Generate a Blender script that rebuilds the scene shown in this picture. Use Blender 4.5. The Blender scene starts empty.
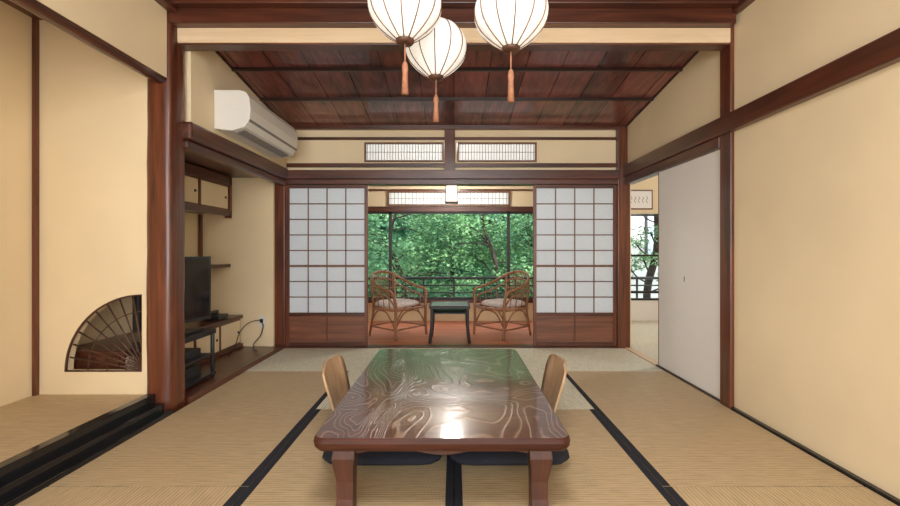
import bpy, bmesh, math, random
from mathutils import Vector, Matrix
random.seed(7)
S = bpy.context.scene
S.view_settings.view_transform = 'Standard'
S.view_settings.exposure = 0.0

# ------------------------------------------------------------------ materials
def newmat(name):
    m = bpy.data.materials.new(name); m.use_nodes = True
    nt = m.node_tree; b = nt.nodes['Principled BSDF']
    return m, nt, b
def coords(nt, scale=(1,1,1), rot=(0,0,0)):
    tc = nt.nodes.new('ShaderNodeTexCoord'); mp = nt.nodes.new('ShaderNodeMapping')
    mp.inputs['Scale'].default_value = scale; mp.inputs['Rotation'].default_value = rot
    nt.links.new(tc.outputs['Object'], mp.inputs['Vector']); return mp.outputs['Vector']
def noise(nt, vec, scale=5, detail=4, rough=.5, dist=0):
    n = nt.nodes.new('ShaderNodeTexNoise'); n.inputs['Scale'].default_value = scale
    n.inputs['Detail'].default_value = detail; n.inputs['Roughness'].default_value = rough
    n.inputs['Distortion'].default_value = dist
    nt.links.new(vec, n.inputs['Vector']); return n.outputs['Fac']
def ramp(nt, fac, stops):
    r = nt.nodes.new('ShaderNodeValToRGB'); e = r.color_ramp.elements
    while len(e) < len(stops): e.new(.5)
    for i,(p,c) in enumerate(stops):
        e[i].position = p; e[i].color = (*c,1)
    nt.links.new(fac, r.inputs['Fac']); return r.outputs['Color']
def bump(nt, b, h, strength=.2, dist=.01):
    n = nt.nodes.new('ShaderNodeBump'); n.inputs['Strength'].default_value = strength
    n.inputs['Distance'].default_value = dist
    nt.links.new(h, n.inputs['Height']); nt.links.new(n.outputs['Normal'], b.inputs['Normal'])
def math_(nt, op, a, v=None, b2=None):
    n = nt.nodes.new('ShaderNodeMath'); n.operation = op
    nt.links.new(a, n.inputs[0])
    if v is not None: n.inputs[1].default_value = v
    if b2 is not None: nt.links.new(b2, n.inputs[1])
    return n.outputs[0]
def simple(name, col, rough=.5, metal=0, var=.08, nscale=30, bstr=.05):
    m, nt, b = newmat(name); v = coords(nt)
    f = noise(nt, v, nscale, 4)
    c0 = tuple(max(0,c*(1-var)) for c in col); c1 = tuple(min(1,c*(1+var)) for c in col)
    nt.links.new(ramp(nt, f, [(.3,c0),(.7,c1)]), b.inputs['Base Color'])
    b.inputs['Roughness'].default_value = rough; b.inputs['Metallic'].default_value = metal
    if bstr: bump(nt, b, f, bstr, .003)
    return m
def plaster(name, col):
    m, nt, b = newmat(name); v = coords(nt)
    f = noise(nt, v, 1.3, 3); g = noise(nt, v, 160, 5, .7)
    c0 = tuple(c*.93 for c in col); c1 = tuple(min(1,c*1.05) for c in col)
    nt.links.new(ramp(nt, f, [(.3,c0),(.7,c1)]), b.inputs['Base Color'])
    b.inputs['Roughness'].default_value = .9
    bump(nt, b, g, .25, .004); return m
def wood(name, dark, light, axis='x', rough=.35, freq=1.0, coat=.3):
    sc = {'x':(1.2,22,22),'y':(22,1.2,22),'z':(22,22,1.2)}[axis]
    m, nt, b = newmat(name); v = coords(nt, tuple(s*freq for s in sc))
    f = noise(nt, v, 1.0, 6, .6, .8)
    nt.links.new(ramp(nt, f, [(.3,dark),(.68,light)]), b.inputs['Base Color'])
    b.inputs['Roughness'].default_value = rough
    b.inputs['Coat Weight'].default_value = coat; b.inputs['Coat Roughness'].default_value = .2
    bump(nt, b, f, .12, .004); return m
DK=(.032,.009,.005); LT=(.13,.036,.016)
wood_x = wood('stained_wood_x', DK, LT, 'x'); wood_y = wood('stained_wood_y', DK, LT, 'y'); wood_z = wood('stained_wood_z', (.045,.012,.006), (.19,.052,.020), 'z')
slat_m = wood('ceiling_slat_wood', (.012,.005,.004), (.04,.014,.010), 'x', .4)
panel_wood = wood('shoji_panel_wood', (.11,.038,.018), (.25,.088,.040), 'x', .45)
lightwood = wood('pale_cedar', (.68,.50,.31), (.80,.62,.41), 'x', .5, 1, 0)
cream = plaster('cream_plaster', (.835,.695,.465))
cream_d = plaster('alcove_plaster', (.82,.665,.425))
fusuma_w = simple('fusuma_paper', (.85,.83,.81), .8, 0, .02, 60)
black_l = simple('black_lacquer', (.010,.010,.012), .12, 0, .2)
dark_pl = simple('black_plastic', (.015,.015,.017), .35)
screen_m = simple('tv_glass', (.01,.011,.014), .08)
white_pl = simple('ac_white_plastic', (.76,.74,.69), .4, 0, .01)
grey_pl = simple('grey_vent', (.22,.21,.20), .5)
navy = simple('navy_cotton', (.008,.009,.016), .9, 0, .3, 80, .3)
cushion_w = simple('cushion_linen', (.68,.60,.55), .9, 0, .18, 35, .2)
ply = wood('bent_plywood', (.42,.25,.13), (.62,.41,.24), 'z', .4)
rattan = wood('rattan_cane', (.19,.075,.032), (.40,.18,.08), 'z', .4, .6)
gold = simple('brocade_gold', (.45,.30,.09), .5, 0, .5, 90)
kumiko = wood('kumiko_wood', (.12,.055,.03), (.22,.11,.065), 'z', .5, 1, 0)
dark_k = wood('dark_bamboo', (.04,.016,.010), (.13,.055,.03), 'z', .5, 1, 0)
heri = simple('tatami_border_cloth', (.010,.012,.020), .9, 0, .3, 120)
tassel_m = simple('tassel_silk', (.32,.14,.075), .7, 0, .2, 60)
rail_m = simple('railing_wood_dark', (.03,.03,.032), .5)
carpet = wood('engawa_floor_wood', (.40,.10,.045), (.62,.19,.085), 'x', .4, .7)
glass_top = simple('pale_table_glass', (.52,.60,.68), .1, 0, .03)
stone = simple('neighbour_render', (.62,.63,.60), .8, 0, .1, 4)

def paper(name, col, trans=.5, emit=0):
    m, nt, b = newmat(name); v = coords(nt)
    f = noise(nt, v, 40, 5, .7)
    c = ramp(nt, f, [(.3,tuple(x*.95 for x in col)),(.7,col)])
    nt.links.new(c, b.inputs['Base Color']); b.inputs['Roughness'].default_value = .9
    t = nt.nodes.new('ShaderNodeBsdfTranslucent'); nt.links.new(c, t.inputs['Color'])
    mx = nt.nodes.new('ShaderNodeMixShader'); mx.inputs[0].default_value = trans
    nt.links.new(b.outputs[0], mx.inputs[1]); nt.links.new(t.outputs[0], mx.inputs[2])
    nt.links.new(mx.outputs[0], nt.nodes['Material Output'].inputs['Surface'])
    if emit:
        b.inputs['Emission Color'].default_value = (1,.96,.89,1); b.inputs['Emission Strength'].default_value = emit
    return m
shoji_paper = paper('shoji_paper', (.88,.94,1.0), .4)
ranma_glow_paper = paper('ranma_glow_paper', (.92,.95,.96), .4, .35)  # added emission makes the transom paper look lit; it is no lamp
lantern_paper = paper('lantern_paper', (.86,.87,.86), .2, .38)
lamp_paper = paper('engawa_lamp_paper', (.95,.90,.80), .1, 2.2)

def tatami(name, axis, col):
    m, nt, b = newmat(name)
    v = coords(nt)
    w = nt.nodes.new('ShaderNodeTexWave'); w.wave_type='BANDS'; w.bands_direction = 'X' if axis=='x' else 'Y'
    w.inputs['Scale'].default_value = 18; w.inputs['Distortion'].default_value = .3; w.inputs['Detail'].default_value = 1
    nt.links.new(v, w.inputs['Vector'])
    w2 = nt.nodes.new('ShaderNodeTexWave'); w2.wave_type='BANDS'; w2.bands_direction = 'Y' if axis=='x' else 'X'
    w2.inputs['Scale'].default_value = 50; w2.inputs['Distortion'].default_value=.6; nt.links.new(v, w2.inputs['Vector'])
    mul = math_(nt,'MULTIPLY', w.outputs['Fac'], None, w2.outputs['Fac'])
    sc = (6,60,1) if axis=='y' else (60,6,1)
    n = noise(nt, coords(nt, sc), 1.5, 5, .65)
    add = math_(nt,'ADD', math_(nt,'MULTIPLY', mul, .5), None, math_(nt,'MULTIPLY', n, .8))
    c0 = tuple(x*.55 for x in col); c1 = tuple(min(1,x*1.2) for x in col)
    nt.links.new(ramp(nt, add, [(.25,c0),(.8,c1)]), b.inputs['Base Color'])
    b.inputs['Roughness'].default_value = .5
    bump(nt, b, add, .3, .004); return m
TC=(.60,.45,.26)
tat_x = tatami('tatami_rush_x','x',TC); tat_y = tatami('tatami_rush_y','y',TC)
tat_sheen = tatami('tatami_rush_sheen','x',(.79,.76,.58))  # paler copy of the rush: bright light sheen put into the colour

def ceilmat():
    m, nt, b = newmat('ceiling_cedar')
    tc = nt.nodes.new('ShaderNodeTexCoord'); sep = nt.nodes.new('ShaderNodeSeparateXYZ')
    nt.links.new(tc.outputs['Object'], sep.inputs[0])
    fl = math_(nt,'FLOOR', math_(nt,'DIVIDE', sep.outputs['X'], .30))
    wn = nt.nodes.new('ShaderNodeTexWhiteNoise'); wn.noise_dimensions='1D'; nt.links.new(fl, wn.inputs['W'])
    v = coords(nt,(14,1.2,14)); f = noise(nt, v, 1.2, 6,.6,1.2)
    big = noise(nt, coords(nt,(1,.8,1)), 2.2, 3)
    s = math_(nt,'ADD', math_(nt,'MULTIPLY', f,.6), None, math_(nt,'ADD', math_(nt,'MULTIPLY', wn.outputs['Value'],.14), None, math_(nt,'MULTIPLY', big,.42)))
    nt.links.new(ramp(nt, s, [(.42,(.034,.011,.011)),(.78,(.31,.098,.078))]), b.inputs['Base Color'])
    b.inputs['Roughness'].default_value=.33; b.inputs['Coat Weight'].default_value=.4
    bump(nt,b,f,.1,.003); return m
ceil_m = ceilmat()

def tablemat():
    m, nt, b = newmat('carved_lacquer_wood')
    v = coords(nt,(1,.55,.01)); n = noise(nt, v, 2.1, 1.6, .45, 1.1)
    r = math_(nt,'PINGPONG', math_(nt,'MULTIPLY', n, 24), .5)
    g = noise(nt, coords(nt,(4,30,4)), 1.5, 5)
    base = ramp(nt, g, [(.3,(.055,.018,.010)),(.7,(.135,.045,.024))])
    lc = ramp(nt, r, [(.0,(1,1,1)),(.03,(.9,.9,.9)),(.12,(0,0,0))])
    brk = noise(nt, coords(nt,(1,1,1)), 5, 3)
    lc2 = math_(nt,'MULTIPLY', lc, None, ramp(nt, brk, [(.3,(.55,.55,.55)),(.55,(1,1,1))]))
    mix = nt.nodes.new('ShaderNodeMix'); mix.data_type='RGBA'
    nt.links.new(lc2, mix.inputs['Factor']); nt.links.new(base, mix.inputs['A']); mix.inputs['B'].default_value=(.34,.21,.145,1)
    nt.links.new(mix.outputs['Result'], b.inputs['Base Color'])
    b.inputs['Roughness'].default_value=.28; b.inputs['Coat Weight'].default_value=.9; b.inputs['Coat Roughness'].default_value=.09
    b.inputs['Specular IOR Level'].default_value=.7
    sm = ramp(nt, r, [(.0,(1,1,1)),(.2,(0,0,0))])
    bump(nt,b,sm,.3,.004); return m
table_m = tablemat()
table_leg_m = wood('table_leg_wood', (.030,.009,.005), (.085,.024,.011), 'z', .45, 1, .1)
table_edge_m = wood('table_edge_wood', (.025,.008,.005), (.080,.025,.013), 'x', .45, 1, 0)
table_edge_m.node_tree.nodes['Principled BSDF'].inputs['Specular IOR Level'].default_value=.2

def leafmat(name, a, c, sc=.9, stops=(.32,.5,.68)):
    m, nt, b = newmat(name)
    f = noise(nt, coords(nt), sc, 6,.75)
    col = ramp(nt, f, [(stops[0],a),(stops[1],tuple((x+y)/2*.8 for x,y in zip(a,c))),(stops[2],c)])
    nt.links.new(col, b.inputs['Base Color']); b.inputs['Roughness'].default_value=.6
    t = nt.nodes.new('ShaderNodeBsdfTranslucent'); nt.links.new(col,t.inputs['Color'])
    mx = nt.nodes.new('ShaderNodeMixShader'); mx.inputs[0].default_value=.35
    nt.links.new(b.outputs[0],mx.inputs[1]); nt.links.new(t.outputs[0],mx.inputs[2])
    nt.links.new(mx.outputs[0], nt.nodes['Material Output'].inputs['Surface']); return m
leaf = leafmat('maple_leaf',(.012,.10,.050),(.33,.60,.27),1.3,(.36,.5,.66))
hill_m = leafmat('hillside_foliage',(.010,.06,.033),(.15,.36,.19),3.5,(.42,.52,.64))
bark = simple('bark',(.035,.026,.020),.9,0,.4,12,.5)
moss = simple('garden_moss',(.09,.16,.05),.9,0,.4,3,.5)

# ------------------------------------------------------------------ mesh builder
class MB:
    def __init__(s, name, xf=None):
        s.name=name; s.v=[]; s.f=[]; s.mi=[]; s.mats=[]; s.sm=[]; s.xf=xf
    def m(s, mat):
        if mat not in s.mats: s.mats.append(mat)
        return s.mats.index(mat)
    def add(s, vs, fs, mat, smooth=False):
        o=len(s.v); s.v += [tuple(v) for v in vs]; k=s.m(mat)
        for f in fs: s.f.append(tuple(i+o for i in f)); s.mi.append(k); s.sm.append(smooth)
    def hexa(s, p, mat):
        s.add(p,[(0,3,2,1),(4,5,6,7),(0,1,5,4),(1,2,6,5),(2,3,7,6),(3,0,4,7)],mat)
    def box(s,x0,x1,y0,y1,z0,z1,mat):
        s.hexa([(x0,y0,z0),(x1,y0,z0),(x1,y1,z0),(x0,y1,z0),(x0,y0,z1),(x1,y0,z1),(x1,y1,z1),(x0,y1,z1)],mat)
    def prism_xz(s, q, y0, y1, mat):
        n=len(q); s.add([(a,y0,b) for a,b in q]+[(a,y1,b) for a,b in q],
          [tuple(range(n)),tuple(range(2*n-1,n-1,-1))]+[(i,i+n,(i+1)%n+n,(i+1)%n) for i in range(n)],mat)
    def tube(s, pts, r, mat, n=8, closed=False):
        P=[Vector(p) for p in pts]; N=len(P)
        rs = r if isinstance(r,(list,tuple)) else [r]*N
        vs=[]; up=Vector((0,0,1)); prev=None
        for i,p in enumerate(P):
            if closed: t=(P[(i+1)%N]-P[i-1])
            else: t=P[min(i+1,N-1)]-P[max(i-1,0)]
            t.normalize()
            if prev is None:
                a = up if abs(t.z)<.9 else Vector((1,0,0)); u=t.cross(a).normalized()
            else:
                u=(prev-t*prev.dot(t)); u.normalize()
            prev=u; w=t.cross(u)
            for k in range(n):
                an=2*math.pi*k/n; vs.append(p+(u*math.cos(an)+w*math.sin(an))*rs[i])
        fs=[]
        for i in range(N if closed else N-1):
            j=(i+1)%N
            for k in range(n): fs.append((i*n+k,i*n+(k+1)%n,j*n+(k+1)%n,j*n+k))
        if not closed: fs += [tuple(range(n-1,-1,-1)),tuple((N-1)*n+k for k in range(n))]
        s.add(vs,fs,mat,True)
    def lathe(s, prof, c, mat, n=24, mod=None, caps=True):
        vs=[];N=len(prof)
        for z,r in prof:
            for k in range(n):
                a=2*math.pi*k/n; rr=r*(mod(a) if mod else 1)
                vs.append((c[0]+rr*math.cos(a),c[1]+rr*math.sin(a),c[2]+z))
        fs=[(i*n+k,i*n+(k+1)%n,(i+1)*n+(k+1)%n,(i+1)*n+k) for i in range(N-1) for k in range(n)]
        if caps: fs += [tuple(range(n-1,-1,-1)),tuple((N-1)*n+k for k in range(n))]
        s.add(vs,fs,mat,True)
    def done(s, bevel=0, seg=2, subsurf=0):
        me=bpy.data.meshes.new(s.name)
        vs=s.v
        me.from_pydata(vs,[],s.f); 
        for mt in s.mats: me.materials.append(mt)
        me.polygons.foreach_set('material_index',s.mi); me.polygons.foreach_set('use_smooth',s.sm)
        me.update()
        bm=bmesh.new(); bm.from_mesh(me); bmesh.ops.recalc_face_normals(bm,faces=bm.faces); bm.to_mesh(me); bm.free()
        o=bpy.data.objects.new(s.name,me); S.collection.objects.link(o)
        if s.xf is not None: o.matrix_world=s.xf
        if bevel:
            b=o.modifiers.new('b','BEVEL'); b.width=bevel; b.segments=seg; b.limit_method='ANGLE'; b.angle_limit=math.radians(50)
        return o
def cr(pts, n=6, closed=False):
    P=[Vector(p) for p in pts]; out=[]; N=len(P)
    for i in range(N if closed else N-1):
        if closed: a,b,c,d=P[i-1],P[i],P[(i+1)%N],P[(i+2)%N]
        else: a,b,c,d=P[max(i-1,0)],P[i],P[i+1],P[min(i+2,N-1)]
        for k in range(n):
            t=k/n; out.append(.5*((2*b)+(c-a)*t+(2*a-5*b+4*c-d)*t*t+(3*b-a-3*c+d)*t**3))
    if not closed: out.append(P[-1])
    return out
def one(name,x0,x1,y0,y1,z0,z1,mat,bevel=0):
    b=MB(name); b.box(x0,x1,y0,y1,z0,z1,mat); return b.done(bevel)

# ------------------------------------------------------------------ shell
one('floor',-3.2,4.8,-3,6.75,-.14,-.06,wood_x)
def mat_(x0,x1,y0,y1,along,rush,h=(1,1),z=0,t=.055,name='tatami_mat'):
    b=MB(name); hw=.036; g=.0015
    x0+=g;x1-=g;y0+=g;y1-=g
    b.box(x0,x1,y0,y1,z-t,z-.002,rush)
    if along=='y':
        if h[0]: b.box(x0,x0+hw,y0,y1,z-.002,z,heri)
        if h[1]: b.box(x1-hw,x1,y0,y1,z-.002,z,heri)
    else:
        if h[0]: b.box(x0,x1,y0,y0+hw*.6,z-.002,z,heri)
        if h[1]: b.box(x0,x1,y1-hw*.6,y1,z-.002,z,heri)
    return b.done()
mat_(-1.88,0,3.84,4.74,'x',tat_sheen,(0,0)); mat_(0,1.88,3.84,4.74,'x',tat_sheen,(0,0))
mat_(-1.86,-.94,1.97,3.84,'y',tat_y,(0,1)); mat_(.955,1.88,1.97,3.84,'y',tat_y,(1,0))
mat_(-.94,.955,2.92,3.84,'x',tat_sheen,(0,0))
mat_(-.94,.0,1.02,2.92,'y',tat_y,(1,1)); mat_(.0,.955,1.02,2.92,'y',tat_y,(1,1))
mat_(-1.86,-.94,.06,1.965,'y',tat_x,(0,1)); mat_(.955,1.88,.06,1.965,'y',tat_x,(1,0))
mat_(-.94,.955,.06,1.02,'x',tat_x); mat_(-1.86,.0,-.9,.06,'x',tat_x); mat_(.0,1.88,-.9,.06,'x',tat_x)
mat_(-1.86,.0,-1.86,-.9,'x',tat_x); mat_(.0,1.88,-1.86,-.9,'x',tat_x)
# back partition: posts, lintel, transom wall
b=MB('trim_1')
b.box(-1.975,-1.865,4.73,4.86,-.05,2.44,wood_z); b.box(1.805,1.94,4.73,4.86,-.05,2.44,wood_z)
b.done(.006)
b=MB('trim_2')
b.box(-1.865,1.805,4.70,4.86,1.86,1.955,wood_x); b.box(-1.865,1.805,4.735,4.86,1.805,1.86,wood_x)
b.box(-1.90,1.90,4.775,4.80,2.305,2.335,wood_x); b.box(-1.90,1.90,4.775,4.80,2.00,2.045,wood_x)
b.box(-1.90,1.92,4.74,4.80,2.415,2.465,wood_x)
b.box(-.105,.012,4.755,4.85,1.955,2.415,wood_z)
b.done(.004)
b=MB('wall_back')
b.box(-1.975,1.94,4.80,4.84,1.95,2.06,cream); b.box(-1.975,1.94,4.80,4.84,2.283,2.7,cream)
b.box(-1.975,-1.002,4.80,4.84,2.06,2.283,cream); b.box(-.111,.033,4.80,4.84,2.06,2.283,cream); b.box(.924,1.94,4.80,4.84,2.06,2.283,cream)
b.done()
def ranma(name,x0,x1,y,z0,z1,n,fr=.02,bars=1):
    b=MB(name)
    b.box(x0,x1,y+.004,y+.03,z0,z0+fr,kumiko); b.box(x0,x1,y+.004,y+.03,z1-fr,z1,kumiko)
    b.box(x0,x0+fr,y,y+.03,z0,z1,kumiko); b.box(x1-fr,x1,y,y+.03,z0,z1,kumiko)
    for i in range(1,n):
        x=x0+(x1-x0)*i/n; b.box(x-.0026,x+.0026,y+.008,y+.018,z0+fr,z1-fr,kumiko)
    for k in range(bars):
        z=z0+(z1-z0)*(k+1)/(bars+1); b.box(x0+fr,x1-fr,y+.006,y+.012,z-.0025,z+.0025,kumiko)
    b.box(x0+fr*.5,x1-fr*.5,y+.019,y+.022,z0+fr*.5,z1-fr*.5,ranma_glow_paper)
    return b.done()
ranma('ranma_transom',-1.0,-.113,4.79,2.062,2.281,28); ranma('ranma_transom',.035,.922,4.79,2.062,2.281,28)
# shoji sliding screens
def shoji(x0,x1,y):
    b=MB('shoji_screen'); st=.035; d=.03
    b.box(x0,x0+st,y,y+d,.012,1.803,wood_z); b.box(x1-st,x1,y,y+d,.012,1.803,wood_z)
    b.box(x0+st,x1-st,y,y+d,1.765,1.803,wood_x); b.box(x0+st,x1-st,y,y+d,.012,.055,wood_x)
    b.box(x0+st,x1-st,y,y+d,.345,.385,wood_x)
    zt,zb=1.765,.385
    n=8; ph=(zt-zb)/n
    for i in range(1,4):
        x=x0+st+(x1-x0-2*st)*i/4; b.box(x-.0055,x+.0055,y+.006,y+.018,zb,zt,kumiko)
    for j in range(1,n):
        z=zt-ph*j; w=.012 if j==5 else .0055; b.box(x0+st,x1-st,y+.004,y+.0185,z-w,z+w,kumiko)
    b.box(x0+st*.5,x1-st*.5,y+.019,y+.022,zb-.005,zt+.005,shoji_paper)
    b.box(x0+st*.5,x1-st*.5,y+.012,y+.02,.05,.35,panel_wood)
    xm=(x0+x1)/2; b.box(xm-.008,xm+.008,y+.006,y+.012,.055,.345,wood_z)
    return b.done(.0015,1)
shoji(-1.863,-.958,4.765); shoji(.88,1.803,4.765)
one('shoji_sill',-1.865,1.805,4.742,4.86,-.05,.010,wood_x,.003)

# left wall
b=MB('wall_left')
b.box(-1.92,-1.86,3.04,4.80,1.95,2.85,cream); b.done()
b=MB('wall_left_front')
b.box(-1.96,-1.90,-3,2.845,2.22,2.85,cream)
b.box(-1.96,-1.90,-3,.35,-.05,2.22,cream)
b.done()
b=MB('trim_3')
b.box(-1.93,-1.82,2.98,4.735,1.85,1.975,wood_y); b.box(-1.92,-1.84,2.98,4.735,1.785,1.85,wood_y)
b.done(.02,3)
b=MB('tokobashira_post'); vs=[]; n=32; K=24
for i in range(K):
    z=-.04+2.80*i/(K-1); w=.091-.002*i/K+.0012*math.sin(i*1.9)
    for k in range(n):
        a=2*math.pi*k/n; c,s_=math.cos(a),math.sin(a); q=(abs(c)**4.5+abs(s_)**4.5)**(-1/4.5)
        wob=1+.012*math.sin(3*a+i*.35)
        vs.append((-1.967+c*q*w*wob+.0015*math.sin(i*.8),2.94+s_*q*w*wob,z))
b.add(vs,[(i*n+k,i*n+(k+1)%n,(i+1)*n+(k+1)%n,(i+1)*n+k) for i in range(K-1) for k in range(n)]+[tuple(range(n-1,-1,-1)),tuple((K-1)*n+k for k in range(n))],wood_z,True)
b.done()
b=MB('otoshigake_log_beam')
b.tube([(-1.95,-.0+2.86*i/12,2.225+.003*math.sin(i*1.7)) for i in range(13)],.046,wood_y,12)
b.done()
# tokonoma (alcove)
def fanwall():
    b=MB('wall_partition'); px,pz,R=-2.09,.263,.52
    x0,x1,z0,z1=-2.80,-2.04,-.05,2.80
    ang=sorted([math.pi/2+math.pi/2*i/18 for i in range(19)]+[math.atan2(z1-pz,x0-px)])
    def out(a):
        c,s_=math.cos(a),math.sin(a); t=[]
        if c<-1e-6: t.append((x0-px)/c)
        if s_>1e-6: t.append((z1-pz)/s_)
        t=min(t); return (px+c*t,pz+s_*t)
    for a,c in zip(ang[:-1],ang[1:]):
        ia=(px+R*math.cos(a),pz+R*math.sin(a)); ic=(px+R*math.cos(c),pz+R*math.sin(c))
        b.prism_xz([ia,out(a),out(c),ic],2.88,2.95,cream_d)
    b.box(px,x1,2.88,2.95,pz,z1,cream_d); b.box(x0,x1,2.88,2.95,z0,pz,cream_d)
    b.done()
    f=MB('fan_lattice_window')
    def arc(r,y,rad,mat):
        f.tube([(px+r*math.cos(math.pi/2+math.pi/2*i/20),y,pz+r*math.sin(math.pi/2+math.pi/2*i/20)) for i in range(21)],rad,mat,8)
    arc(R,2.89,.010,dark_k)
    f.tube([(px,2.89,pz),(px,2.89,pz+R)],.009,dark_k); f.tube([(px,2.89,pz),(px-R,2.89,pz)],.009,dark_k)
    for r in (.14,.27,.40): arc(r,2.925,.0035,dark_k)
    for i in range(1,9):
        a=math.pi/2+math.pi/2*i/9; f.tube([(px,2.915,pz),(px+R*math.cos(a),2.915,pz+R*math.sin(a))],.0055,dark_k,6)
    f.lathe([(-.02,.001),(-.02,.02),(.02,.02),(.02,.001)],(px-.015,2.915,pz+.02),dark_k,12)
    f.done()
fanwall()
b=MB('wall_tokonoma'); b.box(-2.86,-2.80,.30,2.88,-.05,2.75,cream_d); b.box(-2.86,-1.90,.28,.35,-.05,2.75,cream_d); b.done()
one('trim_4',-2.80,-2.775,2.85,2.88,.10,2.62,wood_z,.003)
one('ceiling_tokonoma',-2.86,-1.96,.30,2.88,2.62,2.70,wood_y)
mat_(-2.80,-2.06,.36,2.88,'y',tat_y,(0,0),z=.115,t=.11,name='tokonoma_mat')
b=MB('trim_5')
b.box(-2.06,-2.03,.36,2.84,.09,.118,gold)
b.box(-2.03,-1.97,.36,2.84,-.05,.132,black_l); b.box(-1.97,-1.915,.36,2.84,-.05,.070,black_l); b.box(-1.915,-1.862,.0,2.85,-.05,.020,black_l)
b.done(.006,3)
# side alcove with cabinets
one('wall_alcove',-2.86,-2.785,2.95,4.76,-.05,2.0,cream_d); one('wall_alcove_side',-2.785,-1.975,4.70,4.76,-.05,2.0,cream_d)
one('ceiling_alcove',-2.78,-1.90,3.03,4.76,1.87,1.93,wood_y)
b=MB('floor_alcove'); b.box(-2.78,-1.93,3.03,4.70,-.05,.028,wood_y); b.box(-1.93,-1.865,3.04,4.73,-.05,.04,wood_y); b.done(.004)
b=MB('upper_wall_cabinet')
b.box(-2.78,-2.42,2.96,4.58,1.47,1.86,wood_y)
b.box(-2.42,-2.38,2.96,4.60,1.44,1.50,wood_y); b.box(-2.42,-2.38,2.96,4.60,1.76,1.86,wood_y)
for (a,c) in ((2.98,3.50),(3.52,4.04),(4.06,4.57)):
    b.box(-2.425,-2.40,a,c,1.50,1.76,wood_z); b.box(-2.41,-2.392,a+.02,c-.02,1.515,1.745,cream_d)
    b.lathe([(-.012,.001),(-.012,.012),(.012,.012),(.012,.001)],(-2.392,c-.07,1.63),dark_pl,10)
b.box(-2.44,-2.38,4.57,4.61,1.42,1.86,wood_z)
b.done(.003,1)
b=MB('low_cabinet')
b.box(-2.78,-2.34,3.0,4.68,.03,.34,wood_y); b.box(-2.78,-2.30,3.0,4.69,.34,.375,wood_y); b.box(-2.34,-2.30,3.0,4.69,.03,.065,wood_y)
for i in range(4):
    a=3.02+i*.415; b.box(-2.345,-2.32,a,a+.405,.065,.34,wood_z); b.box(-2.33,-2.312,a+.02,a+.385,.085,.32,cream_d)
    b.lathe([(-.012,.001),(-.012,.012),(.012,.012),(.012,.001)],(-2.312,a+.34,.2),dark_pl,10)
b.done(.003,1)
b=MB('wall_shelf'); b.box(-2.78,-2.44,4.15,4.66,.90,.925,wood_y); b.box(-2.74,-2.71,4.18,4.64,.80,.90,wood_y); b.box(-2.45,-2.42,4.15,4.66,.895,.93,wood_y); b.done(.003,1)
one('trim_6',-2.775,-2.745,4.665,4.70,.375,1.47,wood_z,.003)
# tv + stand
b=MB('tv_stand')
b.box(-2.29,-1.99,3.06,3.60,.385,.425,dark_pl); b.box(-2.28,-2.0,3.08,3.58,.21,.225,dark_pl); b.box(-2.29,-1.99,3.06,3.60,.045,.07,dark_pl)
for x in (-2.27,-2.01):
    for y in (3.08,3.58): b.tube([(x,y,.028),(x,y,.40)],.016,dark_pl,8)
b.box(-2.27,-2.06,3.12,3.5,.226,.285,dark_pl)
b.box(-2.27,-2.06,3.12,3.5,.071,.16,dark_pl)
b.done(.003)
b=MB('television', Matrix.Translation((-2.17,3.36,.426))@Matrix.Rotation(math.radians(-14),4,'Z'))
b.box(-.03,.012,-.33,.33,.07,.60,dark_pl); b.box(.012,.015,-.31,.31,.095,.58,screen_m); b.box(-.06,-.03,-.2,.2,.15,.45,dark_pl)
b.box(-.03,.0,-.03,.03,.012,.08,dark_pl); b.box(-.10,.09,-.16,.16,0.001,.014,dark_pl)
b.done(.004)
b=MB('telephone'); b.box(-2.52,-2.35,4.30,4.48,.377,.42,dark_pl); b.box(-2.50,-2.46,4.28,4.50,.425,.455,dark_pl); b.box(-2.50,-2.46,4.29,4.33,.42,.43,dark_pl);b.box(-2.50,-2.46,4.45,4.49,.42,.43,dark_pl); b.done(.006)
b=MB('wall_outlet'); b.box(-2.13,-2.06,4.692,4.70,.24,.36,white_pl); b.box(-2.115,-2.075,4.686,4.693,.26,.34,white_pl)
b.tube(cr([(-2.095,4.68,.30),(-2.06,4.64,.26),(-2.08,4.62,.16),(-2.14,4.6,.08),(-2.10,4.5,.05),(-2.02,4.4,.045)],6),.006,dark_pl,6)
b.tube(cr([(-2.10,4.68,.32),(-2.2,4.62,.30),(-2.26,4.55,.22),(-2.24,4.4,.10),(-2.2,4.2,.045)],6),.005,dark_pl,6)
b.box(-2.11,-2.08,4.67,4.688,.29,.33,dark_pl)
b.done()

# right wall
b=MB('wall_right')
b.box(1.91,1.97,-3,2.94,-.05,2.85,cream); b.box(1.91,1.97,3.04,4.80,1.95,2.85,cream); b.done()
one('trim_7',1.884,1.98,2.93,3.05,-.05,2.85,wood_z,.006)
b=MB('trim_8')
b.box(1.858,1.912,-3,4.735,1.885,2.01,wood_y); b.box(1.875,1.97,3.05,4.735,1.80,1.885,wood_y); b.done(.008)
one('baseboard_right',1.885,1.91,-1.86,2.93,-.05,.012,black_l)
b=MB('door_track'); b.box(1.885,1.965,3.05,4.73,-.05,.006,lightwood); b.box(1.885,1.899,3.05,4.02,.0,.012,dark_pl); b.done()
b=MB('fusuma_door')
b.box(1.902,1.925,3.055,4.0,.012,1.80,fusuma_w); b.box(1.900,1.927,3.99,4.002,.012,1.80,wood_z)
b.lathe([(-.022,.001),(-.022,.0035),(.022,.0035),(.022,.001)],(1.901,3.55,.84),dark_pl,8)
b.done(.002,1)
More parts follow.
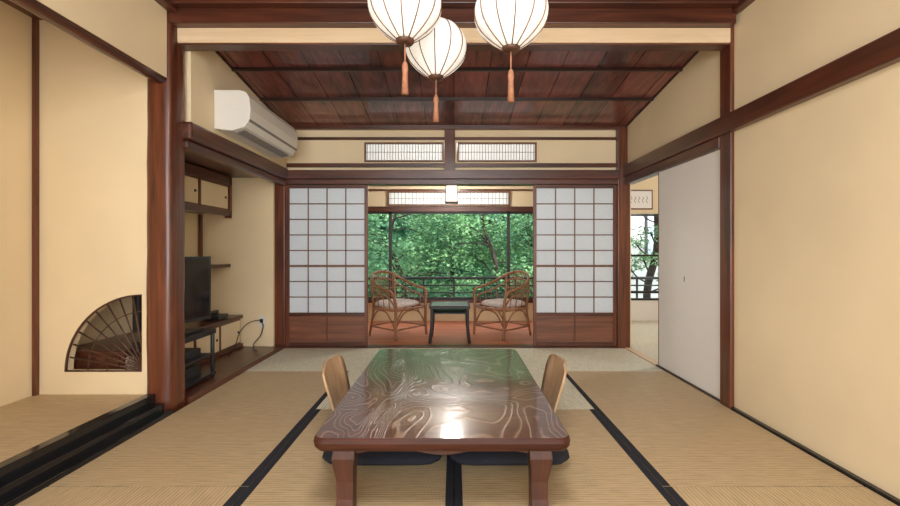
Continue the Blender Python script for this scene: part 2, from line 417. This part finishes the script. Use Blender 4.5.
# side room
b=MB('wall_side_room')
b.box(2.0,4.6,6.6,6.68,-.05,.31,fusuma_w); b.box(2.0,2.5,6.6,6.68,.31,2.4,cream); b.box(3.55,4.6,6.6,6.68,.31,2.4,cream); b.box(2.5,3.55,6.6,6.68,1.64,2.4,cream)
b.box(4.6,4.66,2.9,6.68,-.05,2.4,cream); b.box(1.97,4.66,2.9,2.96,-.05,2.4,cream)
b.box(1.94,2.0,4.86,6.68,-.05,2.4,cream); b.done()
b=MB('window_2')
for x in (2.5,2.64,3.5): b.box(x,x+.05,6.58,6.63,.31,1.64,dark_pl)
for z in (.31,.42,.98,1.60): b.box(2.5,3.55,6.585,6.625,z,z+.03,dark_pl)
b.done()
b=MB('framed_calligraphy'); b.box(2.64,3.04,6.575,6.60,1.70,2.0,kumiko); b.box(2.66,3.02,6.57,6.577,1.72,1.98,fusuma_w)
for i in range(5):
    x=2.70+.06*i; b.tube(cr([(x,6.569,1.90-.01*(i%2)),(x+.02,6.569,1.87),(x-.005,6.569,1.84),(x+.015,6.569,1.80)],4),.003,dark_pl,5)
b.done()
one('ceiling_side_room',1.97,4.7,2.9,6.7,2.3,2.38,wood_x)
mat_(1.975,2.93,2.97,4.86,'y',tat_sheen,(0,1)); mat_(2.93,4.6,2.97,4.86,'y',tat_sheen); mat_(2.01,3.3,4.86,6.59,'y',tat_sheen,(0,1)); mat_(3.3,4.6,4.86,6.59,'y',tat_sheen)

# ceilings
def cz(y): return 2.45+.13*(4.79-y)
b=MB('ceiling')
b.hexa([(-2.0,3.04,cz(3.04)),(2.05,3.04,cz(3.04)),(2.05,4.9,cz(4.9)),(-2.0,4.9,cz(4.9)),(-2.0,3.04,cz(3.04)+.06),(2.05,3.04,cz(3.04)+.06),(2.05,4.9,cz(4.9)+.06),(-2.0,4.9,cz(4.9)+.06)],ceil_m)
x=-1.8
while x<1.9:
    b.hexa([(x-.003,3.05,cz(3.05)-.002),(x+.003,3.05,cz(3.05)-.002),(x+.003,4.78,cz(4.78)-.002),(x-.003,4.78,cz(4.78)-.002),(x-.003,3.05,cz(3.05)+.01),(x+.003,3.05,cz(3.05)+.01),(x+.003,4.78,cz(4.78)+.01),(x-.003,4.78,cz(4.78)+.01)],black_l); x+=.30
b.done()
b=MB('trim_9')
for y in (3.23,3.60,4.12): b.box(-1.86,1.91,y-.012,y+.012,cz(y)-.028,cz(y)+.005,slat_m)
for xx in (-1.86,1.897):
    b.hexa([(xx,3.04,cz(3)-.02),(xx+.013,3.04,cz(3)-.02),(xx+.013,4.78,cz(4.78)-.02),(xx,4.78,cz(4.78)-.02),(xx,3.04,cz(3)+.01),(xx+.013,3.04,cz(3)+.01),(xx+.013,4.78,cz(4.78)+.01),(xx,4.78,cz(4.78)+.01)],slat_m)
b.done(.003,1)
b=MB('trim_10')
b.box(-1.94,1.88,2.92,3.02,2.49,2.59,lightwood)
b.box(-1.94,1.88,2.93,3.03,2.480,2.492,wood_x)
b.box(-1.94,1.88,2.86,3.03,2.59,2.69,wood_x); b.box(-1.94,1.90,2.80,3.03,2.69,2.80,wood_x)
b.box(-1.94,1.88,2.94,3.03,2.69,2.95,wood_x)
b.done(.005)
b=MB('ceiling_front'); b.box(-2.0,2.0,-3,2.95,2.77,2.85,ceil_m)
for y in (2.5,2.0,1.5,1.0,.5): b.box(-1.9,1.91,y-.02,y+.02,2.735,2.775,wood_x)
b.done()
b=MB('trim_11'); b.box(1.85,1.91,-3,2.86,2.66,2.77,wood_y); b.box(-1.90,-1.84,-3,2.86,2.66,2.77,wood_y); b.done(.006)
one('roof_sun_shield',-3.2,5.0,-3,7.3,2.95,3.05,wood_x)  # unseen slab added to keep the sun from leaking into the rooms

# engawa (sun porch)
one('floor_engawa',-2.2,1.94,4.86,6.6,-.05,-.006,carpet)
b=MB('wall_engawa')
b.box(-2.2,1.94,6.6,6.68,-.05,.29,cream_d)
b.box(-2.2,1.94,6.6,6.68,1.99,2.5,cream); b.box(-2.2,-1.02,6.6,6.68,1.74,1.99,cream); b.box(.86,1.94,6.6,6.68,1.74,1.99,cream)
b.box(-2.26,-2.2,4.86,6.68,-.05,2.5,cream)
b.done()
one('ceiling_engawa',-2.2,1.94,4.86,6.68,2.34,2.40,wood_x)
b=MB('trim_12'); b.box(-2.2,1.94,6.56,6.66,1.665,1.745,wood_x); b.box(-2.2,1.94,6.57,6.60,1.985,2.01,wood_x); b.box(-2.2,1.94,6.575,6.6,2.06,2.085,wood_x); b.box(-2.2,1.94,6.54,6.67,.275,.32,wood_x); b.done(.003,1)
ranma('lattice_window',-1.02,.86,6.565,1.75,1.985,34,.03,1)
b=MB('window_1')
for x in (-2.17,-1.0,.815,1.88): b.box(x,x+.045,6.59,6.64,.32,1.665,rail_m)
b.box(-2.17,1.92,6.59,6.64,.32,.355,rail_m); b.box(-2.17,1.92,6.59,6.64,1.635,1.665,rail_m)
b.done(.002,1)
b=MB('balcony_railing')
for z,r in ((.62,.022),(.50,.012),(.38,.012)): b.tube([(-4,7.05,z),(5,7.05,z)],r,rail_m,8)
for i in range(19): x=-4+.5*i; b.tube([(x,7.05,-.15),(x,7.05,.64)],.017,rail_m,6)
b.done()
one('balcony_deck',-4,5,6.68,7.15,-.3,-.15,wood_x)
b=MB('engawa_pendant_lamp')
X,Y=-.03,5.7
b.box(X-.075,X+.075,Y-.075,Y+.075,1.72,1.93,lamp_paper)
for sx in (-.08,.07):
    for sy in (-.08,.07): b.box(X+sx,X+sx+.01,Y+sy,Y+sy+.01,1.70,1.95,kumiko)
for z in (1.70,1.93): 
    b.box(X-.085,X+.085,Y-.085,Y+.085,z,z+.018,kumiko)
b.box(X-.081,X+.081,Y-.081,Y+.081,1.82,1.826,kumiko)
b.tube([(X,Y,1.94),(X,Y,2.342)],.006,dark_pl,6)
b.done()

# rattan chairs
def chair(x,y,rot):
    b=MB('rattan_armchair',Matrix.Translation((x,y,-.005))@Matrix.Rotation(rot,4,'Z'))
    seat=cr([(.24,.24,.36),(-.24,.24,.36),(-.26,0,.36),(-.2,-.22,.35),(.2,-.22,.35),(.26,0,.36)],5,True)
    b.tube(seat,.016,rattan,8,True)
    hoop=cr([(.27,.26,.0),(.265,.25,.2),(.27,.25,.42),(.30,.22,.57),(.31,.05,.61),(.28,-.14,.68),(.17,-.27,.77),(0,-.31,.80),(-.17,-.27,.77),(-.28,-.14,.68),(-.31,.05,.61),(-.30,.22,.57),(-.27,.25,.42),(-.265,.25,.2),(-.27,.26,.0)],6)
    b.tube(hoop,.017,rattan,8)
    hoop2=cr([(.27,.24,.40),(.29,.16,.50),(.285,.0,.54),(.25,-.16,.60),(.15,-.25,.68),(0,-.285,.71),(-.15,-.25,.68),(-.25,-.16,.60),(-.285,0,.54),(-.29,.16,.50),(-.27,.24,.40)],6)
    b.tube(hoop2,.011,rattan,6)
    for sx in (1,-1):
        b.tube(cr([(.23*sx,-.26,0),(.21*sx,-.23,.2),(.2*sx,-.22,.36),(.20*sx,-.255,.6),(.2*sx,-.25,.74)],5),.015,rattan,8)
        b.tube(cr([(.27*sx,.25,.12),(.27*sx,.12,.30),(.265*sx,0,.34),(.25*sx,-.12,.30),(.23*sx,-.24,.12)],5),.009,rattan,6)
        b.tube([(.265*sx,.25,.12),(.225*sx,-.25,.12)],.011,rattan,6)
        for k in range(4):
            yy=.15-.1*k; b.tube([(.262*sx,yy,.36),(.292*sx,yy,.52+.02*k)],.006,rattan,5)
    b.tube([(.265,.25,.12),(-.265,.25,.12)],.011,rattan,6); b.tube([(.22,-.25,.12),(-.22,-.25,.12)],.011,rattan,6)
    b.tube(cr([(.27,.255,.14),(.14,.25,.30),(0,.25,.335),(-.14,.25,.30),(-.27,.255,.14)],5),.009,rattan,6)
    for k in range(-5,6):
        xx=k*.034; zb=.36; yb=-.22
        b.tube([(xx,yb,zb),(xx*1.05,-.27,.55),(xx*1.15,-.305+abs(k)*.006,.79-abs(k)*.006)],.0055,rattan,5)
    for zz in (.48,.58): b.tube(cr([(.22,-.2,zz),(.1,-.25,zz),(0,-.262,zz),(-.1,-.25,zz),(-.22,-.2,zz)],4),.006,rattan,5)
    prof=[(.375,0.0),(.375,.20),(.39,.235),(.42,.235),(.44,.20),(.445,0.0)]
    n=24; vs=[]
    for z,rr in prof:
        for k in range(n):
            a=2*math.pi*k/n; c,s_=math.cos(a),math.sin(a); q=(abs(c)**4+abs(s_)**4)**-.25
            vs.append((c*q*rr,s_*q*rr,z))
    b.add(vs,[(i*n+k,i*n+(k+1)%n,(i+1)*n+(k+1)%n,(i+1)*n+k) for i in range(len(prof)-1) for k in range(n)],cushion_w,True)
    return b.done()
chair(-.73,5.50,math.radians(-128)); chair(.63,5.50,math.radians(128))
b=MB('side_table')
X,Y=-.05,5.20; h=.43
b.box(X-.24,X+.24,Y-.21,Y+.21,h-.035,h,rail_m); b.box(X-.215,X+.215,Y-.185,Y+.185,h-.0,h+.004,glass_top)
for sx in (-1,1):
    for sy in (-1,1): b.tube([(X+sx*.205,Y+sy*.175,h-.03),(X+sx*.21,Y+sy*.18,.2),(X+sx*.23,Y+sy*.20,-.006)],[.022,.017,.019],rail_m,8)
b.box(X-.2,X+.2,Y-.17,Y+.17,.33,.345,rail_m)
b.done(.004)

# ------------------------------------------------------------------ dining table
def rrect(x0,x1,y0,y1,r,n=6):
    out=[]
    for cx,cy,a0 in ((x1-r,y1-r,0),(x0+r,y1-r,90),(x0+r,y0+r,180),(x1-r,y0+r,270)):
        for i in range(n+1):
            a=math.radians(a0+90*i/n); out.append((cx+r*math.cos(a),cy+r*math.sin(a)))
    return out
TX0,TX1,TY0,TY1,TZ=-.555,.460,1.66,3.18,.350
b=MB('low_dining_table')
def stack(levels,mat,topmat):
    n=None; vs=[]
    for ins,z in levels:
        p=rrect(TX0+ins,TX1-ins,TY0+ins,TY1-ins,max(.010,.045-ins*.5)); n=len(p); vs+= [(x,y,z) for x,y in p]
    L=len(levels)
    b.add(vs,[(i*n+k,i*n+(k+1)%n,(i+1)*n+(k+1)%n,(i+1)*n+k) for i in range(L-1) for k in range(n)]+[tuple(range(n-1,-1,-1))],mat)
    b.add(vs[(L-1)*n:],[tuple(range(n))],topmat)
stack([(.03,TZ-.060),(.014,TZ-.054),(.003,TZ-.038),(0,TZ-.02),(.003,TZ-.007),(.009,TZ)],table_edge_m,table_m)
def apron_pts(L):
    pts=[]; n=24
    for i in range(n+1):
        t=i/n; d=.028+.022*abs(math.cos(t*math.pi*2))**3
        pts.append((t*L,d))
    return pts
zt=TZ-.056
for yy in (TY0+.09,TY1-.115):
    L=.82; x0=(TX0+TX1)/2-L/2; pp=apron_pts(L)
    q=[(x0,zt)]+[(x0+a,zt-d) for a,d in pp]+[(x0+L,zt)]
    b.prism_xz(q,yy,yy+.025,table_leg_m)
for xx in (TX0+.09,TX1-.115):
    b.box(xx,xx+.025,TY0+.12,TY1-.12,zt-.05,zt,table_leg_m)
for cx,sx in ((TX0+.115,-1),(TX1-.115,1)):
    for cy,sy in ((TY0+.105,-1),(TY1-.105,1)):
        lev=[(zt,.044,0),(zt-.05,.046,.004),(zt-.09,.040,.004),(zt-.15,.034,.0),(zt-.22,.033,.0),(zt-.265,.036,.003),(zt-.285,.038,.004),(.001,.037,.004)]
        vs=[]
        for z,w,o in lev:
            ox,oy=cx+sx*o,cy+sy*o
            vs+=[(ox-w,oy-w,z),(ox+w,oy-w,z),(ox+w,oy+w,z),(ox-w,oy+w,z)]
        fs=[(i*4+k,i*4+(k+1)%4,(i+1)*4+(k+1)%4,(i+1)*4+k) for i in range(len(lev)-1) for k in range(4)]+[(3,2,1,0),tuple(28+k for k in range(4))]
        b.add(vs,fs,table_leg_m)
b.done(.003,2)

# zaisu floor chairs
def zaisu(cx,sg,cy,ccx,ccy):
    b=MB('zaisu_floor_chair')
    prof=[(.0,.02),(.15,.018),(.30,.018),(.40,.022),(.455,.045),(.485,.10),(.505,.18),(.525,.27),(.548,.36),(.565,.415),(.575,.445)]
    hw=[.19,.20,.20,.19,.17,.165,.17,.185,.20,.19,.12]
    P=cr([(a,0,z) for a,z in prof],3); H=[]
    for i in range(len(hw)-1):
        for k in range(3): H.append(hw[i]+(hw[i+1]-hw[i])*k/3)
    H.append(hw[-1])
    m=10; vs=[]; 
    for side in (0,1):
        for i,p in enumerate(P):
            t=(P[min(i+1,len(P)-1)]-P[max(i-1,0)]).normalized(); nrm=Vector((-t.z,0,t.x))
            for k in range(m+1):
                u=-1+2*k/m; bowl=.03*(1-u*u)*min(1,max(0,(p.z-.06)/.2))
                q=p+Vector((bowl,0,0))+nrm*(.012*side)
                vs.append((cx+sg*q.x,cy+u*H[i],max(.001,q.z)))
    N=len(P); A=(m+1); off=N*A; fs=[]
    for i in range(N-1):
        for k in range(m):
            a=i*A+k; fs.append((a,a+1,a+A+1,a+A)); fs.append((off+a,off+a+A,off+a+A+1,off+a+1))
        fs.append((i*A,(i+1)*A,off+(i+1)*A,off+i*A)); fs.append((i*A+m,off+i*A+m,off+(i+1)*A+m,(i+1)*A+m))
    for k in range(m):
        fs.append((k,off+k,off+k+1,k+1)); a=(N-1)*A+k; fs.append((a,a+1,off+a+1,off+a))
    b.add(vs,fs,ply,True)
    b.done()
    c=MB('zabuton_cushion'); n=40; prof=[(.034,.26),(.045,.295),(.062,.305),(.08,.29),(.10,.22),(.105,.0)]
    vs=[]
    for z,rr in prof:
        for k in range(n):
            a=2*math.pi*(k+.5)/n; cc,s_=math.cos(a),math.sin(a); q=(abs(cc)**7+abs(s_)**7)**(-1/7)
            vs.append((ccx+cc*q*rr,ccy+s_*q*rr,z))
    c.add(vs,[(i*n+k,i*n+(k+1)%n,(i+1)*n+(k+1)%n,(i+1)*n+k) for i in range(len(prof)-1) for k in range(n)]+[tuple(range(n-1,-1,-1))],navy,True)
    c.done()
zaisu(-.135,-1,2.47,-.355,2.36); zaisu(.040,1,2.50,.275,2.36)

# ------------------------------------------------------------------ lanterns
def lantern(x,y,z,R=.15):
    b=MB('paper_lantern'); k=R/.15
    prof=[(.128,.045),(.122,.075),(.105,.105),(.075,.13),(.035,.147),(-.005,.148),(-.045,.135),(-.08,.108),(-.11,.074),(-.135,.038)]
    pr=[(p.x*k,p.y*k) for p in cr([(a,c,0) for a,c in prof],2)]
    n=72; ribs=12
    b.lathe(pr,(x,y,z),lantern_paper,n,lambda a:1+.035*abs(math.sin(a*ribs/2)))
    for i in range(ribs):
        a=2*math.pi*i/ribs; b.tube([(x+(r+.002)*math.cos(a),y+(r+.002)*math.sin(a),z+h) for h,r in pr],.0028,kumiko,5)
    b.lathe([(.12*k,.05*k),(.145*k,.05*k),(.15*k,.02)],(x,y,z),dark_k,16)
    b.lathe([(-.15*k,.012),(-.148*k,.034*k),(-.13*k,.042*k)],(x,y,z),dark_k,16)
    b.tube([(x,y,z+.14),(x,y,2.765)],.005,dark_pl,6)
    b.lathe([(2.74-z,.05),(2.76-z,.05),(2.766-z,.03)],(x,y,z),dark_k,16)
    b.tube([(x,y,z-.14),(x,y,z-.24)],.0035,tassel_m,6)
    b.lathe([(-.36,.015),(-.27,.011),(-.255,.014),(-.235,.011),(-.225,.006)],(x,y,z),tassel_m,12,lambda a:1+.1*math.sin(a*6))
    b.done()
lantern(-.205,1.80,2.092); lantern(-.09,2.15,2.080); lantern(.238,1.80,2.06)

# ------------------------------------------------------------------ air conditioner
b=MB('air_conditioner')
sec=[(-1.858,2.02),(-1.72,2.005),(-1.62,2.035),(-1.585,2.09),(-1.575,2.17),(-1.585,2.26),(-1.61,2.305),(-1.66,2.32),(-1.858,2.32)]
b.prism_xz(sec,3.33,4.34,white_pl)
b.prism_xz([(-1.71,1.998),(-1.645,2.020),(-1.65,2.03),(-1.71,2.012)],3.38,4.29,grey_pl)
b.prism_xz([(-1.595,2.075),(-1.5815,2.092),(-1.5805,2.097),(-1.6,2.1)],3.332,4.338,grey_pl)
for i in range(7): b.box(-1.82+.026*i,-1.812+.026*i,3.36,4.27,2.318,2.324,grey_pl)
b.done(.010,3)

# ------------------------------------------------------------------ garden
one('garden_ground',-20,20,7.2,24,-1.2,-1.0,moss)
b=MB('hillside_shrubs')
nx,nz=110,50; vs=[]
for j in range(nz+1):
    for i in range(nx+1):
        x=-16+32*i/nx; z=-1.2+8.5*j/nz
        vs.append((x+random.uniform(-.12,.12),15+z*.35+.8*math.sin(x*1.1+z)*math.cos(z*1.4-x*.5)+random.uniform(-.4,.4),z+random.uniform(-.1,.1)))
b.add(vs,[(j*(nx+1)+i,j*(nx+1)+i+1,(j+1)*(nx+1)+i+1,(j+1)*(nx+1)+i) for j in range(nz) for i in range(nx)],hill_m); b.done()
def tree(x,y,h,nl,spread,lf=leaf):
    b=MB('maple_tree')
    base=Vector((x,y,-1.0)); top=base+Vector((random.uniform(-.5,.5),0,h))
    trunk=cr([base,base+Vector((.15,0,h*.35)),base+Vector((-.2,.1,h*.65)),top],6)
    b.tube(trunk,[.08*(1-.8*i/(len(trunk)-1)) for i in range(len(trunk))],bark,8)
    clusters=[]
    for i in range(24):
        p=trunk[random.randrange(4,len(trunk))]; a=random.uniform(0,2*math.pi); d=random.uniform(.5,1)*spread
        e=p+Vector((math.cos(a)*d,math.sin(a)*d*.7,random.uniform(-.4,.8)))
        b.tube(cr([p,(p+e)/2+Vector((0,0,.15)),e],4),[.022-.002*k for k in range(9)],bark,5); clusters.append(e)
    vs=[];fs=[]
    for i in range(nl):
        c=random.choice(clusters); a=random.uniform(0,6.283); r=math.sqrt(random.random())*.85
        p=c+Vector((math.cos(a)*r,math.sin(a)*r,random.gauss(0,.13)-.12*r*r))
        u=Vector((random.gauss(0,1),random.gauss(0,1),random.gauss(0,.5))).normalized()
        w=u.cross(Vector((random.gauss(0,.5),random.gauss(0,.5),1))).normalized()
        s_=random.uniform(.03,.065); o=len(vs)
        # three-lobed maple leaf
        vs+=[p-u*s_*.8,p-w*s_*.9+u*s_*.1,p-w*s_*.25+u*s_*.15,p+u*s_*1.1,p+w*s_*.25+u*s_*.15,p+w*s_*.9+u*s_*.1]; fs+=[(o,o+1,o+2),(o,o+2,o+3,o+4),(o,o+4,o+5)]
    b.add(vs,fs,lf); b.done()
for (x,y,h) in ((-3.6,10.5,4.2),(-1.3,9.9,3.6),(.9,10.4,4.4),(2.6,11.2,3.8),(5.2,12.2,4.4),(-.2,12,5.2),(-5.5,12,5),(7.2,12.6,5),(2.2,12.6,5.4)):
    tree(x,y,h,8500,1.6)
# neighbouring house seen through the side-room window
b=MB('neighbour_house')
b.box(3.3,8.5,8.9,9.2,-1.0,2.6,stone); b.box(3.1,8.7,8.72,9.5,2.6,2.75,rail_m)
for x in (3.95,4.9,5.85): 
    b.box(x,x+.75,8.86,8.90,.9,1.9,rail_m); b.box(x+.04,x+.71,8.85,8.87,.94,1.86,glass_top)
for i in range(6): b.box(3.3,8.5,8.885,8.90,-.9+.28*i,-.885+.28*i,rail_m)
b.done()
b=MB('pine_tree')
tr=cr([(3.55,7.8,-1),(3.5,7.8,.3),(3.7,7.8,1.3),(3.6,7.8,3.0)],6); b.tube(tr,.07,bark,8)
for i in range(9):
    p=tr[6+i]; a=i*2.1; b.tube(cr([p,p+Vector((.25*math.cos(a),.2*math.sin(a),.1)),p+Vector((.5*math.cos(a),.3*math.sin(a),.3))],4),.015,bark,5)
vs=[];fs=[]
for i in range(1600):
    k=random.randrange(9); p=tr[6+k]; a=k*2.1; c=p+Vector((.5*math.cos(a),.3*math.sin(a),.3))
    q=c+Vector((random.gauss(0,.14),random.gauss(0,.10),random.gauss(0,.06))); u=Vector((random.gauss(0,1),random.gauss(0,1),random.gauss(0,1))).normalized()*.035; w=u.orthogonal()*.4
    o=len(vs); vs+=[q-u,q+w,q+u,q-w]; fs.append((o,o+1,o+2,o+3))
b.add(vs,fs,leaf); b.done()

# ------------------------------------------------------------------ world / lights / camera
w=bpy.data.worlds.new('World'); S.world=w; w.use_nodes=True
bg=w.node_tree.nodes['Background']; bg.inputs['Color'].default_value=(.88,.94,1,1); bg.inputs['Strength'].default_value=3.8
def light(kind,name,loc,rot,energy,color,**k):
    l=bpy.data.lights.new(name,kind); l.energy=energy; l.color=color
    for a,c in k.items(): setattr(l,a,c)
    o=bpy.data.objects.new(name,l); o.location=loc; o.rotation_euler=rot; S.collection.objects.link(o); return o
light('SUN','sun',(0,0,8),(math.radians(42),0,math.radians(15)),10,(1,.97,.92),angle=.05)
light('AREA','rear_fill_light',(0,-2.2,1.5),(math.radians(90),0,0),110,(1,.985,.96),shape='RECTANGLE',size=3.4,size_y=2.2)  # added fill behind the camera, no window modelled there
light('AREA','overhead_fill_light',(0,.3,2.70),(0,0,0),50,(1,.97,.92),shape='DISK',size=.8)  # added overhead fill above the frame, no fixture there
light('POINT','engawa_ceiling_light',(-.03,5.7,2.12),(0,0,0),50,(1,.95,.88),shadow_soft_size=.12)
light('POINT','side_room_light',(3.2,4.6,2.0),(0,0,0),60,(1,.97,.94),shadow_soft_size=.15)
cam=bpy.data.cameras.new('camera'); co=bpy.data.objects.new('camera',cam); S.collection.objects.link(co)
co.location=(0,0,1.08); co.rotation_euler=(math.radians(90),0,0)
cam.sensor_width=36; cam.lens=36*430/900; cam.shift_x=-4/900; cam.shift_y=-3/900; cam.clip_start=.02
S.camera=co
